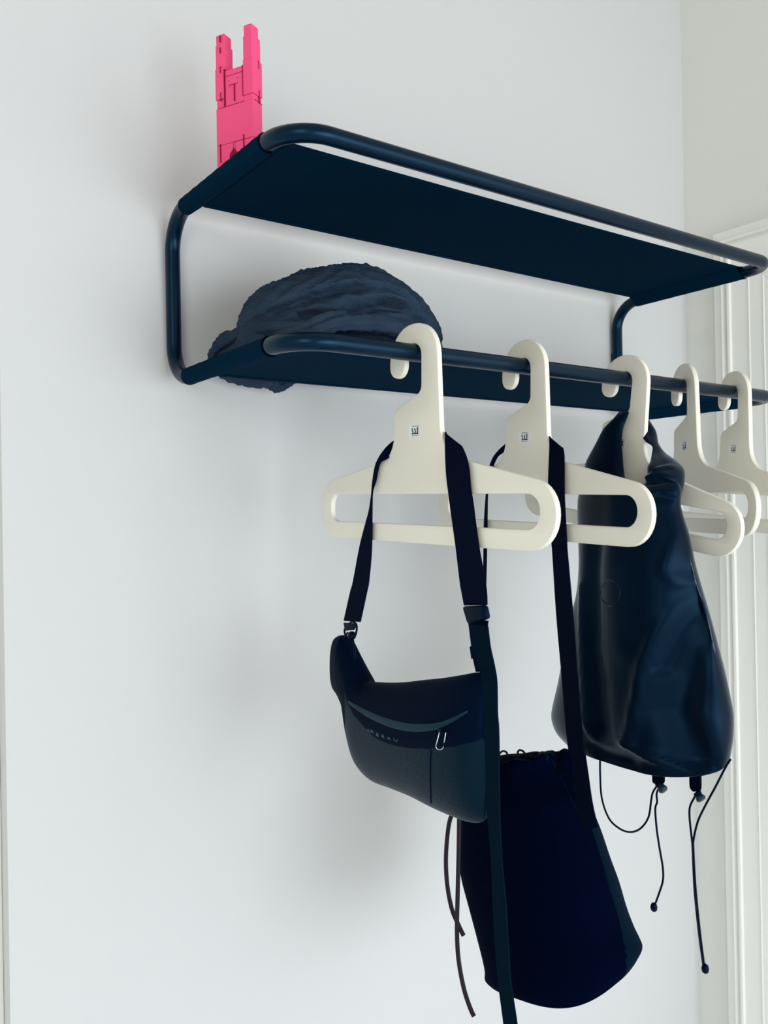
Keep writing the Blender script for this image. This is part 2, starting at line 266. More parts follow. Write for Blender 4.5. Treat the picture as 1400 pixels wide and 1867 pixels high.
DATA = {"bag1":[[-0.1854,-0.3829,-0.1863,-0.4124,0.004,-0.0,0.0],[-0.1792,-0.355,-0.1813,-0.4212,0.009,-0.0,0.0],[-0.1712,-0.3484,-0.1723,-0.4257,0.013,-0.0,0.0],[-0.1621,-0.346,-0.1622,-0.4313,0.016,-0.0,0.0],[-0.1532,-0.3472,-0.1523,-0.439,0.019,-0.0,0.0],[-0.1423,-0.3611,-0.1425,-0.4474,0.021,-0.0,0.0],[-0.1304,-0.3753,-0.1367,-0.4598,0.023,-0.0,0.0],[-0.1187,-0.3893,-0.131,-0.4729,0.026,-0.0,0.0],[-0.1083,-0.3993,-0.1242,-0.4898,0.028,-0.0,0.0],[-0.0907,-0.3978,-0.1128,-0.5097,0.03,-0.0,0.0],[-0.0657,-0.3948,-0.0875,-0.5204,0.031,-0.0,0.0],[-0.0341,-0.3896,-0.0508,-0.5203,0.032,-0.0,0.0],[0.0021,-0.3818,-0.012,-0.5205,0.032,-0.0,0.0],[0.0391,-0.374,0.0273,-0.5237,0.031,-0.0,0.0],[0.0731,-0.3656,0.0598,-0.5248,0.028,-0.0,0.0],[0.0933,-0.3604,0.082,-0.5242,0.023,-0.0,0.0],[0.1069,-0.3597,0.0993,-0.5194,0.014,-0.0,0.0],[0.1142,-0.3657,0.1105,-0.5058,0.005,-0.0,0.0]],"b1band":[[[-0.1715,-0.4233],[-0.148,-0.4298],[-0.1133,-0.4351],[-0.0641,-0.4383],[-0.0183,-0.4356],[0.0246,-0.4272],[0.0517,-0.4166],[0.0803,-0.4021]],[[-0.159,-0.4326],[-0.1376,-0.4383],[-0.1102,-0.4446],[-0.0645,-0.4489],[-0.0186,-0.4464],[0.0243,-0.4358],[0.0516,-0.4228],[0.0802,-0.4056]]],"b1flap":[[[-0.1572,-0.4344],[-0.1377,-0.4403],[-0.1102,-0.4466],[-0.0645,-0.4508],[-0.0187,-0.4483],[0.0243,-0.4376],[0.0541,-0.4249],[0.0926,-0.4043]],[[-0.1432,-0.4464],[-0.1269,-0.4546],[-0.0991,-0.4682],[-0.0651,-0.4711],[-0.0192,-0.4673],[0.0237,-0.4583],[0.0587,-0.4484],[0.0992,-0.4334]]],"b1let":[["A",-0.0688,-0.4457,-0.0625,-0.4502],["R",-0.0608,-0.4463,-0.0542,-0.4498],["B",-0.0498,-0.4473,-0.0437,-0.4514],["R",-0.0389,-0.4475,-0.0329,-0.4516],["A",-0.0283,-0.4477,-0.0205,-0.4512],["U",-0.0155,-0.4468,-0.0075,-0.4502]],"b1seam":[[[0.0153,-0.461],[0.0132,-0.4867],[0.0136,-0.5218]],[[0.1078,-0.4233],[0.1065,-0.4736],[0.1018,-0.5149]]],"b1zip":[[0.0759,-0.4182],[0.0715,-0.4395],[0.081,-0.4201]],"s1L":[[-0.0343,-0.0972,-0.0346,-0.1052,-0.007],[-0.0429,-0.0959,-0.0464,-0.1069,-0.007],[-0.0445,-0.0972,-0.0481,-0.1109,-0.004],[-0.0477,-0.1018,-0.0482,-0.1177,0.002],[-0.0512,-0.1077,-0.0516,-0.1216,0.007],[-0.0623,-0.1169,-0.0615,-0.1257,0.008],[-0.0717,-0.1285,-0.0662,-0.1342,0.008],[-0.078,-0.1484,-0.0711,-0.1474,0.008],[-0.0808,-0.1639,-0.0776,-0.1593,0.008],[-0.0859,-0.1822,-0.0795,-0.1789,0.008],[-0.0934,-0.1978,-0.081,-0.2094,0.008],[-0.1087,-0.2276,-0.0843,-0.2367,0.007],[-0.1275,-0.273,-0.0934,-0.2713,0.005],[-0.136,-0.2877,-0.0997,-0.2855,0.004],[-0.1532,-0.3261,-0.1161,-0.3243,0.003]],"s1R":[[0.0215,-0.1019,0.0211,-0.1146,-0.007],[0.0342,-0.0955,0.0329,-0.1405,-0.007],[0.0449,-0.0972,0.0441,-0.1424,-0.005],[0.0506,-0.0985,0.0712,-0.1137,0.0],[0.0568,-0.1207,0.0889,-0.1241,0.006],[0.0602,-0.1465,0.0964,-0.14,0.008],[0.0633,-0.1666,0.0987,-0.161,0.008],[0.0668,-0.1878,0.1025,-0.1795,0.008],[0.0734,-0.2244,0.109,-0.2203,0.008],[0.0791,-0.2625,0.1165,-0.2519,0.008],[0.0818,-0.2742,0.1201,-0.2708,0.008],[0.0853,-0.2882,0.1205,-0.2851,0.008]],"s1R2":[[0.0906,-0.302,0.1217,-0.3016,0.008],[0.0921,-0.3089,0.1207,-0.3086,0.008],[0.0936,-0.3325,0.1214,-0.3283,0.006],[0.0937,-0.3451,0.1165,-0.3417,0.004],[0.0934,-0.3598,0.1103,-0.3575,0.0]],"s1T":[[0.1017,-0.3062,0.1294,-0.3065,0.016],[0.1125,-0.3287,0.1387,-0.3258,0.022],[0.1267,-0.3462,0.1499,-0.3415,0.028],[0.1383,-0.3578,0.1594,-0.3575,0.034],[0.1435,-0.3898,0.1614,-0.3867,0.036],[0.1447,-0.4115,0.1638,-0.4078,0.037],[0.1452,-0.4806,0.1631,-0.4759,0.037],[0.1483,-0.5315,0.1634,-0.5268,0.036],[0.1491,-0.6007,0.1665,-0.5775,0.034],[0.1504,-0.649,0.167,-0.6284,0.032],[0.152,-0.6684,0.1686,-0.6552,0.031],[0.1563,-0.7006,0.1745,-0.691,0.03],[0.1601,-0.7469,0.1797,-0.7358,0.029]],"s1loop":[[-0.1357,-0.326,0.003],[-0.151,-0.336,0.003],[-0.15,-0.3445,0.003],[-0.1376,-0.3468,0.003],[-0.1276,-0.3422,0.003],[-0.1247,-0.3293,0.003]],"s1cordA":[[-0.1448,-0.3404,0.003],[-0.1512,-0.3474,0.004],[-0.1531,-0.3543,0.008]],"s1cordB":[[-0.135,-0.343,0.003],[-0.1273,-0.3538,0.006],[-0.1169,-0.3694,0.012]],"s1bk":[[0.0866,-0.2887],[0.1213,-0.285],[0.125,-0.2991],[0.0947,-0.3075]],"s1hook":[[-0.1533,-0.3283],[-0.1234,-0.327],[-0.1311,-0.3362],[-0.1498,-0.3387]],"s1tab":[[0.0906,-0.3319],[0.1018,-0.3307],[0.1031,-0.3434],[0.0929,-0.3452]],"bag2":[[-0.0969,-0.5275,0.0339,-0.4952,0.046,0.0,0.0],[-0.0943,-0.5315,0.0307,-0.5007,0.054,0.0,0.0],[-0.0921,-0.5409,0.0287,-0.5107,0.064,0.0,0.0],[-0.1008,-0.5726,0.047,-0.529,0.07,0.0,0.0],[-0.1125,-0.6018,0.0661,-0.5411,0.073,0.0,0.0],[-0.1187,-0.6246,0.0795,-0.563,0.075,0.0,0.0],[-0.1177,-0.6579,0.0908,-0.5819,0.078,0.0,0.0],[-0.1103,-0.687,0.1039,-0.609,0.08,0.0,0.0],[-0.0909,-0.7179,0.1154,-0.6328,0.082,0.0,0.0],[-0.0676,-0.7497,0.1237,-0.6613,0.085,0.0,0.0],[-0.0515,-0.7705,0.1318,-0.6812,0.088,0.0,0.0],[-0.0484,-0.7834,0.1412,-0.69,0.088,0.0,0.003],[-0.0523,-0.796,0.1485,-0.6938,0.086,0.0,0.0095],[-0.0477,-0.8015,0.146,-0.698,0.08,0.0,0.015]],"b2seam":[[[0.1568,-0.5291],[0.1669,-0.5485],[0.1877,-0.5931],[0.1995,-0.6213],[0.2062,-0.6456]],[[0.0964,-0.4764],[0.1139,-0.4955],[0.139,-0.525],[0.158,-0.5361]]],"s2L":[[-0.0309,-0.0905,-0.0313,-0.1014,-0.007],[-0.0474,-0.0935,-0.05,-0.1022,-0.006],[-0.0471,-0.0966,-0.0534,-0.1079,-0.002],[-0.0551,-0.105,-0.0553,-0.1123,0.004],[-0.0649,-0.1162,-0.0589,-0.1203,0.007],[-0.0741,-0.1358,-0.0692,-0.1382,0.008],[-0.0788,-0.164,-0.075,-0.1641,0.008],[-0.0845,-0.2068,-0.0776,-0.2083,0.008],[-0.0888,-0.2823,-0.0825,-0.282,0.008],[-0.0958,-0.3888,-0.0881,-0.3877,0.01],[-0.1049,-0.512,-0.0945,-0.5096,0.01],[-0.1085,-0.5434,-0.0955,-0.5401,0.01]],"s2R":[[0.0192,-0.095,0.0186,-0.1159,-0.007],[0.0299,-0.0925,0.0299,-0.1306,-0.007],[0.0402,-0.0942,0.0389,-0.1381,-0.004],[0.0477,-0.0957,0.0675,-0.1116,0.002],[0.0531,-0.1119,0.0789,-0.1179,0.007],[0.0525,-0.1437,0.0811,-0.1419,0.009],[0.0534,-0.1681,0.0818,-0.1689,0.01],[0.0573,-0.228,0.0845,-0.2275,0.01],[0.0581,-0.2347,0.0848,-0.2341,0.01],[0.0634,-0.3135,0.0927,-0.3108,0.01],[0.0727,-0.3921,0.0999,-0.3813,0.011],[0.0818,-0.4593,0.109,-0.4502,0.013],[0.0962,-0.5039,0.1219,-0.4909,0.018],[0.1076,-0.5373,0.1325,-0.5218,0.022],[0.1184,-0.5577,0.1427,-0.5451,0.024]],"b2loops":[[[0.0084,-0.491,0.06],[0.0118,-0.4863,0.06],[0.0182,-0.4829,0.06],[0.0245,-0.4833,0.06],[0.0259,-0.4868,0.06]],[[0.0497,-0.4812,0.06],[0.0461,-0.4783,0.06],[0.0499,-0.4745,0.06],[0.0559,-0.4741,0.06],[0.061,-0.4767,0.06]],[[0.0862,-0.4712,0.06],[0.0905,-0.4676,0.06],[0.0975,-0.4667,0.06],[0.1015,-0.4694,0.06],[0.1007,-0.4741,0.06]],[[0.0975,-0.4662,0.06],[0.1044,-0.4635,0.06],[0.1112,-0.4644,0.06],[0.1124,-0.4659,0.06]]],"b2ears":[[[0.0994,-0.4705],[0.1056,-0.4641],[0.1131,-0.4601],[0.1191,-0.461],[0.1273,-0.4683]]],"cords":[[[0.0392,-0.5043,-0.02],[0.0301,-0.5286,-0.02],[0.0209,-0.5501,-0.02],[0.0151,-0.5868,-0.02],[0.0161,-0.6184,-0.02],[0.0231,-0.6446,-0.02],[0.034,-0.6595,-0.02],[0.043,-0.6692,-0.02]],[[0.0411,-0.5039,-0.02],[0.0392,-0.5356,-0.02],[0.0371,-0.5801,-0.02],[0.0372,-0.6293,-0.017],[0.0352,-0.6675,-0.017],[0.0371,-0.698,-0.017],[0.0447,-0.726,-0.017],[0.0542,-0.7434,-0.017],[0.0612,-0.7513,-0.017]]],"bag3":[[-0.0384,-0.1517,0.1255,-0.1541,0.014,0.044,0.0],[-0.0427,-0.157,0.1287,-0.1599,0.028,0.046,0.0],[-0.0398,-0.1674,0.1304,-0.1684,0.036,0.05,0.0],[-0.0399,-0.184,0.1285,-0.1857,0.04,0.05,0.0],[-0.0368,-0.2219,0.1378,-0.2184,0.046,0.05,0.0],[-0.0338,-0.2661,0.1457,-0.2587,0.052,0.05,0.0],[-0.0439,-0.3056,0.1515,-0.2922,0.056,0.045,0.0],[-0.0626,-0.3442,0.1576,-0.3235,0.06,0.04,0.0],[-0.082,-0.393,0.1643,-0.3601,0.064,0.035,0.0],[-0.1005,-0.4429,0.17,-0.3953,0.068,0.03,0.0],[-0.1126,-0.4769,0.1771,-0.4261,0.07,0.03,0.0],[-0.1173,-0.4988,0.1809,-0.4454,0.07,0.03,0.0021],[-0.1083,-0.5166,0.18,-0.4687,0.068,0.03,0.009],[-0.0929,-0.5263,0.1755,-0.492,0.062,0.03,0.0173]],"b3rid":[[[[0.1407,-0.226],[0.1354,-0.2634],[0.1428,-0.2806],[0.1564,-0.2771]],0.006,0.007],[[[0.1731,-0.2354],[0.1509,-0.2928],[0.122,-0.3457],[0.1019,-0.3939],[0.0922,-0.448],[0.0838,-0.485]],0.009,0.007],[[[0.1715,-0.2354],[0.171,-0.2881],[0.1717,-0.3243],[0.1819,-0.3689],[0.1976,-0.4034]],0.009,0.007],[[[0.1692,-0.2619],[0.1626,-0.2953],[0.1456,-0.3706],[0.1388,-0.4391],[0.1543,-0.4962]],-0.024,0.022],[[[0.1539,-0.2759],[0.1353,-0.3381],[0.1209,-0.3877]],-0.01,0.01],[[[-0.0012,-0.2924],[0.0034,-0.3974],[0.0133,-0.4967]],0.005,0.007],[[[0.0296,-0.2388],[0.0239,-0.3723],[0.0383,-0.4803]],-0.012,0.016],[[[0.0753,-0.4883],[0.1267,-0.5049],[0.1637,-0.5164]],0.008,0.006],[[[-0.0046,-0.4938],[0.0324,-0.5124],[0.0793,-0.5129]],-0.008,0.012],[[[0.1911,-0.5092],[0.2164,-0.478],[0.2348,-0.4487]],0.008,0.005],[[[0.1786,-0.5033],[0.2014,-0.472],[0.2188,-0.4395]],0.007,0.005],[[[0.1888,-0.5072],[0.2089,-0.4753],[0.2261,-0.4474]],-0.006,0.005],[[[0.0616,-0.166],[0.0694,-0.2378],[0.0756,-0.3659]],0.004,0.02],[[[0.1689,-0.1727],[0.135,-0.1765],[0.1175,-0.1712]],-0.007,0.006],[[[0.1574,-0.2357],[0.1458,-0.2629]],-0.007,0.008]],"b3ring":[0.0612,-0.2958,0.0786,-0.2946,0.0617,-0.2792],"b3fl":[[-0.0108,-0.0461,0.0075,-0.0482,0.004,0.004,0.0],[-0.0133,-0.0558,0.0091,-0.0596,0.006,0.012,0.0],[-0.0293,-0.0692,0.0065,-0.0728,0.007,0.016,0.0],[-0.0413,-0.089,0.0078,-0.0932,0.008,0.02,0.0],[-0.0569,-0.1137,0.013,-0.1183,0.01,0.024,0.0],[-0.0586,-0.1266,0.0155,-0.1323,0.014,0.026,0.0],[-0.0533,-0.1463,0.0237,-0.1496,0.022,0.034,0.0],[-0.0463,-0.1673,0.0364,-0.1697,0.028,0.042,0.0]],"b3fr":[[0.0147,-0.0491,0.0227,-0.0562,0.006,-0.012,0.0],[0.0115,-0.0566,0.0324,-0.0681,0.008,-0.012,0.0],[0.0122,-0.0692,0.0381,-0.0764,0.01,-0.012,0.0],[0.0197,-0.0817,0.0445,-0.0848,0.01,-0.008,0.0],[0.0368,-0.0935,0.0534,-0.0942,0.008,0.0,0.0],[0.0529,-0.1011,0.0634,-0.1027,0.006,0.006,0.0],[0.059,-0.1122,0.0761,-0.112,0.01,0.012,0.0],[0.065,-0.1232,0.0976,-0.1224,0.016,0.02,0.0],[0.0674,-0.1308,0.1133,-0.1336,0.022,0.026,0.0],[0.0736,-0.1401,0.12,-0.1425,0.024,0.032,0.0],[0.0786,-0.1557,0.1238,-0.1575,0.026,0.04,0.0],[0.0846,-0.1704,0.1243,-0.1716,0.022,0.046,0.0],[0.097,-0.1872,0.1221,-0.1876,0.008,0.052,0.0]],"b3frrid":[[[[0.0907,-0.1455],[0.1091,-0.1407],[0.1265,-0.1507]],0.008,0.0035],[[[0.1002,-0.1352],[0.1138,-0.1311],[0.1286,-0.1376]],0.008,0.003],[[[0.095,-0.16],[0.1132,-0.155],[0.1332,-0.16]],-0.008,0.004],[[[0.1141,-0.1198],[0.1112,-0.1288],[0.1001,-0.1388]],0.005,0.003]],"b3mid":[[-0.0183,-0.1236,0.0331,-0.1267,0.012,-0.014,0.0],[-0.0213,-0.1475,0.0392,-0.1501,0.014,-0.012,0.0],[-0.0123,-0.1677,0.0544,-0.1697,0.016,0.0,0.0]],"tabs":[[[0.0672,-0.5349,0.0868,-0.5322,0.035],[0.0668,-0.5511,0.0864,-0.5467,0.035],[0.0705,-0.5538,0.0826,-0.5513,0.035]],[[0.1283,-0.5239,0.1454,-0.5196,0.035],[0.1283,-0.5421,0.1454,-0.5375,0.035],[0.1333,-0.547,0.1435,-0.5442,0.035]]],"togg":[[[0.0761,-0.5516,0.035],[0.0852,-0.5586,0.035]],[[0.1392,-0.5475,0.035],[0.1458,-0.5539,0.035]]],"b3cords":[[[-0.015,-0.5327,0.05],[-0.0209,-0.5614,0.045],[-0.0237,-0.5981,0.04],[-0.0155,-0.6256,0.035],[0.0053,-0.634,0.035],[0.0257,-0.6322,0.035],[0.0438,-0.6213,0.035],[0.0579,-0.6022,0.035],[0.0632,-0.5785,0.035],[0.0664,-0.5666,0.035],[0.0742,-0.555,0.035]],[[0.0779,-0.554,0.035],[0.073,-0.567,0.035],[0.0736,-0.5771,0.035],[0.0701,-0.5876,0.035],[0.0718,-0.6126,0.035],[0.0759,-0.6368,0.035],[0.0808,-0.6606,0.035],[0.0808,-0.6787,0.035],[0.0733,-0.6996,0.035],[0.0653,-0.7188,0.035]],[[0.1861,-0.4941,0.03],[0.1803,-0.5058,0.033],[0.1676,-0.5321,0.036],[0.1523,-0.56,0.037],[0.1409,-0.5826,0.037],[0.1339,-0.6069,0.037],[0.1332,-0.6211,0.037],[0.1354,-0.6689,0.037],[0.1408,-0.7221,0.037],[0.1465,-0.7623,0.037]],[[0.1357,-0.5526,0.035],[0.1285,-0.567,0.036],[0.1273,-0.5813,0.036],[0.1294,-0.6016,0.036],[0.1311,-0.6185,0.036],[0.1328,-0.6701,0.036],[0.1383,-0.7234,0.036],[0.1441,-0.7623,0.036]]],"b3balls":[[[0.0643,-0.7206,0.035],[0.1477,-0.7645,0.037]]],"scarf":[[0.0235,-0.0006,0.3382,0.0103,0.075,0.0,0.0],[0.026,0.0186,0.3364,0.0281,0.085,0.0,0.0],[0.0284,0.0379,0.3346,0.0504,0.09,0.0,0.0],[0.0296,0.0567,0.332,0.0742,0.09,0.0,0.0],[0.0352,0.0744,0.32,0.0905,0.088,0.0,0.0],[0.0455,0.0898,0.3017,0.1102,0.082,0.0,0.0],[0.0615,0.1047,0.2803,0.1253,0.072,0.0,0.0],[0.0841,0.118,0.2555,0.1372,0.06,0.0,0.0],[0.1133,0.1304,0.2335,0.1454,0.045,0.0,0.0],[0.1466,0.1401,0.2124,0.1496,0.028,0.0,0.0],[0.1656,0.1449,0.1923,0.1491,0.012,0.0,0.0]],"scrid":[[[[0.0277,0.038],[0.033,0.0503],[0.0539,0.0633],[0.0922,0.079],[0.1323,0.0927],[0.1529,0.0963]],-0.022,0.006],[[[0.0764,0.0596],[0.1074,0.0555],[0.1398,0.0629],[0.1821,0.0773],[0.2216,0.0795],[0.2485,0.0641],[0.2713,0.041]],-0.018,0.0055],[[[0.1478,0.0508],[0.1817,0.0604],[0.2124,0.0655],[0.2302,0.0605]],-0.012,0.004],[[[0.0605,0.0209],[0.107,0.0325],[0.1476,0.0425],[0.1901,0.048],[0.2253,0.0434]],-0.012,0.0045],[[[0.0466,0.0695],[0.0847,0.088],[0.1407,0.1049],[0.1915,0.1103],[0.2355,0.0951]],0.01,0.014],[[[0.0536,0.0509],[0.0842,0.0646],[0.1076,0.0643],[0.1396,0.0546]],0.01,0.01],[[[0.1079,0.0778],[0.1569,0.0879],[0.2086,0.0914],[0.2533,0.0719]],0.01,0.009],[[[0.076,0.0371],[0.1233,0.0493],[0.1817,0.0597],[0.2166,0.0531]],0.012,0.009],[[[-0.0039,0.0532],[-0.0113,0.0271],[-0.0132,0.0018]],-0.008,0.005],[[[0.0089,0.0612],[-0.0008,0.0346],[-0.0034,0.0091]],-0.006,0.004],[[[0.0248,0.073],[0.0115,0.0488],[0.0068,0.0292]],-0.005,0.004],[[[0.1914,0.1067],[0.2264,0.0917],[0.2578,0.0652],[0.2758,0.0304]],-0.007,0.004],[[[0.1824,0.0914],[0.2173,0.0854],[0.2511,0.0571]],0.006,0.004],[[[0.1489,0.1006],[0.2,0.1009],[0.2443,0.0781]],-0.005,0.003]],"strands":[[[0.0288,-0.055,0.0179,0.0044],[0.0287,-0.07,0.033,0.0076],[0.0376,-0.09,0.0435,0.0095],[0.0507,-0.12,0.0509,0.0095],[0.0443,-0.192,0.042,0.0091],[0.0578,-0.222,0.0379,0.0079],[0.0735,-0.247,0.0375,0.0055],[0.0935,-0.252,0.0428,0.0037]],[[0.0286,-0.05,0.0157,0.0032],[0.0348,-0.07,0.0249,0.0057],[0.0444,-0.1,0.0324,0.0069],[0.0559,-0.14,0.0365,0.0069],[0.0483,-0.212,0.0307,0.006],[0.0614,-0.242,0.0344,0.0054],[0.0828,-0.257,0.0457,0.0055],[0.1172,-0.252,0.0569,0.0038]],[[0.038,-0.06,0.0386,0.0051],[0.0431,-0.06,0.0524,0.0058],[0.0505,-0.065,0.0582,0.0052],[0.0528,-0.08,0.0528,0.0045],[0.0527,-0.1,0.052,0.0051],[0.0655,-0.11,0.066,0.0071],[0.0747,-0.12,0.0651,0.0058]],[[0.046,-0.202,0.0204,0.0048],[0.0594,-0.232,0.0243,0.006],[0.0749,-0.257,0.0305,0.0073],[0.0994,-0.267,0.0392,0.0087],[0.1389,-0.267,0.0439,0.0104],[0.1797,-0.262,0.0456,0.0103],[0.213,-0.252,0.0401,0.0078],[0.2384,-0.242,0.0304,0.0059]],[[0.0411,-0.09,0.0164,0.0089],[0.058,-0.12,0.0218,0.0115],[0.0534,-0.202,0.0158,0.011],[0.0744,-0.232,0.0167,0.0098],[0.115,-0.242,0.0205,0.0103],[0.1724,-0.242,0.0237,0.0096],[0.2324,-0.232,0.0258,0.0088]]],"droop":[[[0.0554,-0.028,0.0093,0.0033],[0.0744,-0.028,0.0078,0.0081],[0.0998,-0.028,0.0068,0.0104],[0.1259,-0.028,0.0073,0.0099],[0.1481,-0.028,0.009,0.0072],[0.1709,-0.028,0.0108,0.0037]],[[0.1348,-0.028,0.0127,0.0071],[0.1391,-0.028,0.0036,0.0101],[0.1434,-0.028,-0.0024,0.0086],[0.1451,-0.028,-0.0079,0.0043]],[[0.1755,-0.028,0.0128,0.0037],[0.1617,-0.028,0.0069,0.0066],[0.1498,-0.028,-0.0004,0.0065],[0.1389,-0.028,-0.0059,0.0043]]],"toy":[0.0421,-0.165]}

# ------------------------------------------------------------------ the room
YW = 0.0115; XC = 1.1868; ZF = -1.66; ZC = 1.35; XL = -0.2204
def structure(name, geo, m, smooth=False):
    return tag(obj(name, *geo, m, smooth=smooth), kind='structure')
vs, fs = box((XL, YW, ZF), (XC + 0.12, YW + 0.14, ZC))
structure('wall_back', (vs, fs), M_wall)
structure('wall_left', join(box((-2.8, YW + 0.035, ZF), (XL - 0.0005, YW + 0.14, ZC)), box((-2.92, -4.2, ZF), (-2.8, YW + 0.14, ZC))), M_trim)
oy0, oy1, oz = -0.208, -1.02, 0.252
wy0, wy1, wz0, wz1 = -1.28, -3.20, -1.20, 0.90
structure('wall_right', join(box((XC, oy0, ZF), (XC + 0.12, YW, ZC)), box((XC, oy1, oz), (XC + 0.12, oy0, ZC)), box((XC, wy0, ZF), (XC + 0.12, oy1, ZC)),
    box((XC, wy1, ZF), (XC + 0.12, wy0, wz0)), box((XC, wy1, wz1), (XC + 0.12, wy0, ZC)), box((XC, -4.2, ZF), (XC + 0.12, wy1, ZC))), M_wallr)
structure('floor', box((-2.92, -4.2, ZF - 0.1), (XC + 0.12, YW + 0.14, ZF)), M_floor)
structure('ceiling', box((-2.92, -4.2, ZC), (XC + 0.12, YW + 0.14, ZC + 0.1)), M_ceil)
# moulded casing round the door of the right wall, mitred at the corners: (distance from outer edge, proud of the wall)
PROF = [(0, 0), (0, .016), (.0165, .018), (.018, .0215), (.0205, .0225), (.0235, .0205), (.0265, .0160), (.0290, .0165), (.0315, .0225), (.0345, .0240), (.0385, .0235), (.040, .0175), (.076, .0160), (.0785, .0185), (.081, .0170), (.107, .0155), (.1095, .0175), (.112, .0160), (.136, .0155), (.139, .0180), (.144, .0165), (.150, .0140), (.150, 0)]
CY, CZ = -0.0675, 0.3925
cw = .150
def casing(name, fn, gap=False):
    V, Fs = [], []
    for end in (0, 1):
        for d, h in PROF: V.append(Vector(fn(d, h, end)))
    n = len(PROF)
    for i in range(n): Fs.append([i, (i + 1) % n, n + (i + 1) % n, n + i])
    Fs += [list(range(n)), list(range(n, 2 * n))[::-1]]
    return structure(name, (V, Fs), M_trim)
gp = lambda d: 0.0012 * max(0, (d - 0.035) / cw) ** 1.2 + 0.00005
casing('trim_1', lambda d, h, e: (XC - h, CY - d, ZF if e == 0 else CZ - d - gp(d)))
casing('trim_2', lambda d, h, e: (XC - h, (CY - d if e == 0 else -1.13 + d), CZ - d))
casing('trim_3', lambda d, h, e: (XC - h, -1.13 + d, ZF if e == 0 else CZ - d - 0.0005))
structure('trim_4', join(box((XC + 0.0005, oy0 - 0.0205, ZF), (XC + 0.10, oy0 - 0.0005, oz)), box((XC + 0.0005, oy1 + 0.0005, ZF), (XC + 0.10, oy1 + 0.012, oz)), box((XC + 0.0005, oy1 + 0.012, oz - 0.012), (XC + 0.10, oy0 - 0.021, oz))), M_trim)
door = empty('door_1', (XC + 0.03, -0.6, ZF)); tag(door, kind='structure')
obj('door_leaf', *box((XC + 0.03, -1.006, ZF + 0.005), (XC + 0.07, oy0 - 0.0215, oz - 0.016), 0.001), M_trim, door, False)
for z0, z1 in ((-1.45, -0.75), (-0.6, 0.12)):
    for y0, y1 in ((-0.56, -0.30), (-0.90, -0.64)):
        obj('door_panel', *box((XC + 0.024, y0, z0), (XC + 0.032, y1, z1), 0.003), M_trim, door, False)
hd = obj('door_handle', *join(box((XC + 0.018, -0.965, -0.72), (XC + 0.031, -0.935, -0.56), 0.003), tube([(XC + 0.02, -0.95, -0.62), (XC - 0.02, -0.95, -0.62), (XC - 0.03, -0.94, -0.62), (XC - 0.03, -0.84, -0.62)], 0.008, 10)), M_chrome, door)
win = empty('window_1', (XC, (wy0 + wy1) / 2, wz0)); tag(win, kind='structure')
obj('window_frame', *join(box((XC + 0.02, wy1, wz0), (XC + 0.08, wy1 + 0.05, wz1)), box((XC + 0.02, wy0 - 0.05, wz0), (XC + 0.08, wy0, wz1)), box((XC + 0.02, wy1 + 0.05, wz0), (XC + 0.08, wy0 - 0.05, wz0 + 0.05)), box((XC + 0.02, wy1 + 0.05, wz1 - 0.05), (XC + 0.08, wy0 - 0.05, wz1)), box((XC + 0.03, -2.26, wz0 + 0.05), (XC + 0.07, -2.22, wz1 - 0.05))), M_trim, win, False)
structure('baseboard_back', box((XL, YW - 0.016, ZF), (XC, YW, ZF + 0.12)), M_trim)

# ------------------------------------------------------------------ the coat rack
rack = empty('coat_rack', (WW / 2, 0, 0)); tag(rack, 'navy-black tubular steel wall rack with two canvas shelves and a hanging rail', 'coat rack')
corners = [(0, 0, 0), (0, 0, HH), (0, -DR, HH), (WW, -DR, HH), (WW, 0, HH), (WW, 0, 0), (WW, -DR, 0), (0, -DR, 0)]
path = []; N = len(corners)
for i in range(N):
    Rb = 0.042 if i in (3, 6) else 0.05
    a, b, c = (Vector(corners[(i + k) % N]) for k in (-1, 0, 1)); d1 = (a - b).normalized(); d2 = (c - b).normalized(); ce = b + (d1 + d2) * Rb
    for k in range(13):
        t = math.pi / 2 * k / 12; path.append(ce - d2 * Rb * math.cos(t) - d1 * Rb * math.sin(t))
    L = (c - b).length
    for q in (0.35, 0.5, 0.65): path.append(b.lerp(c, q))
obj('tube_frame', *tube(path, RT_, 24, True), M_metal, rack)
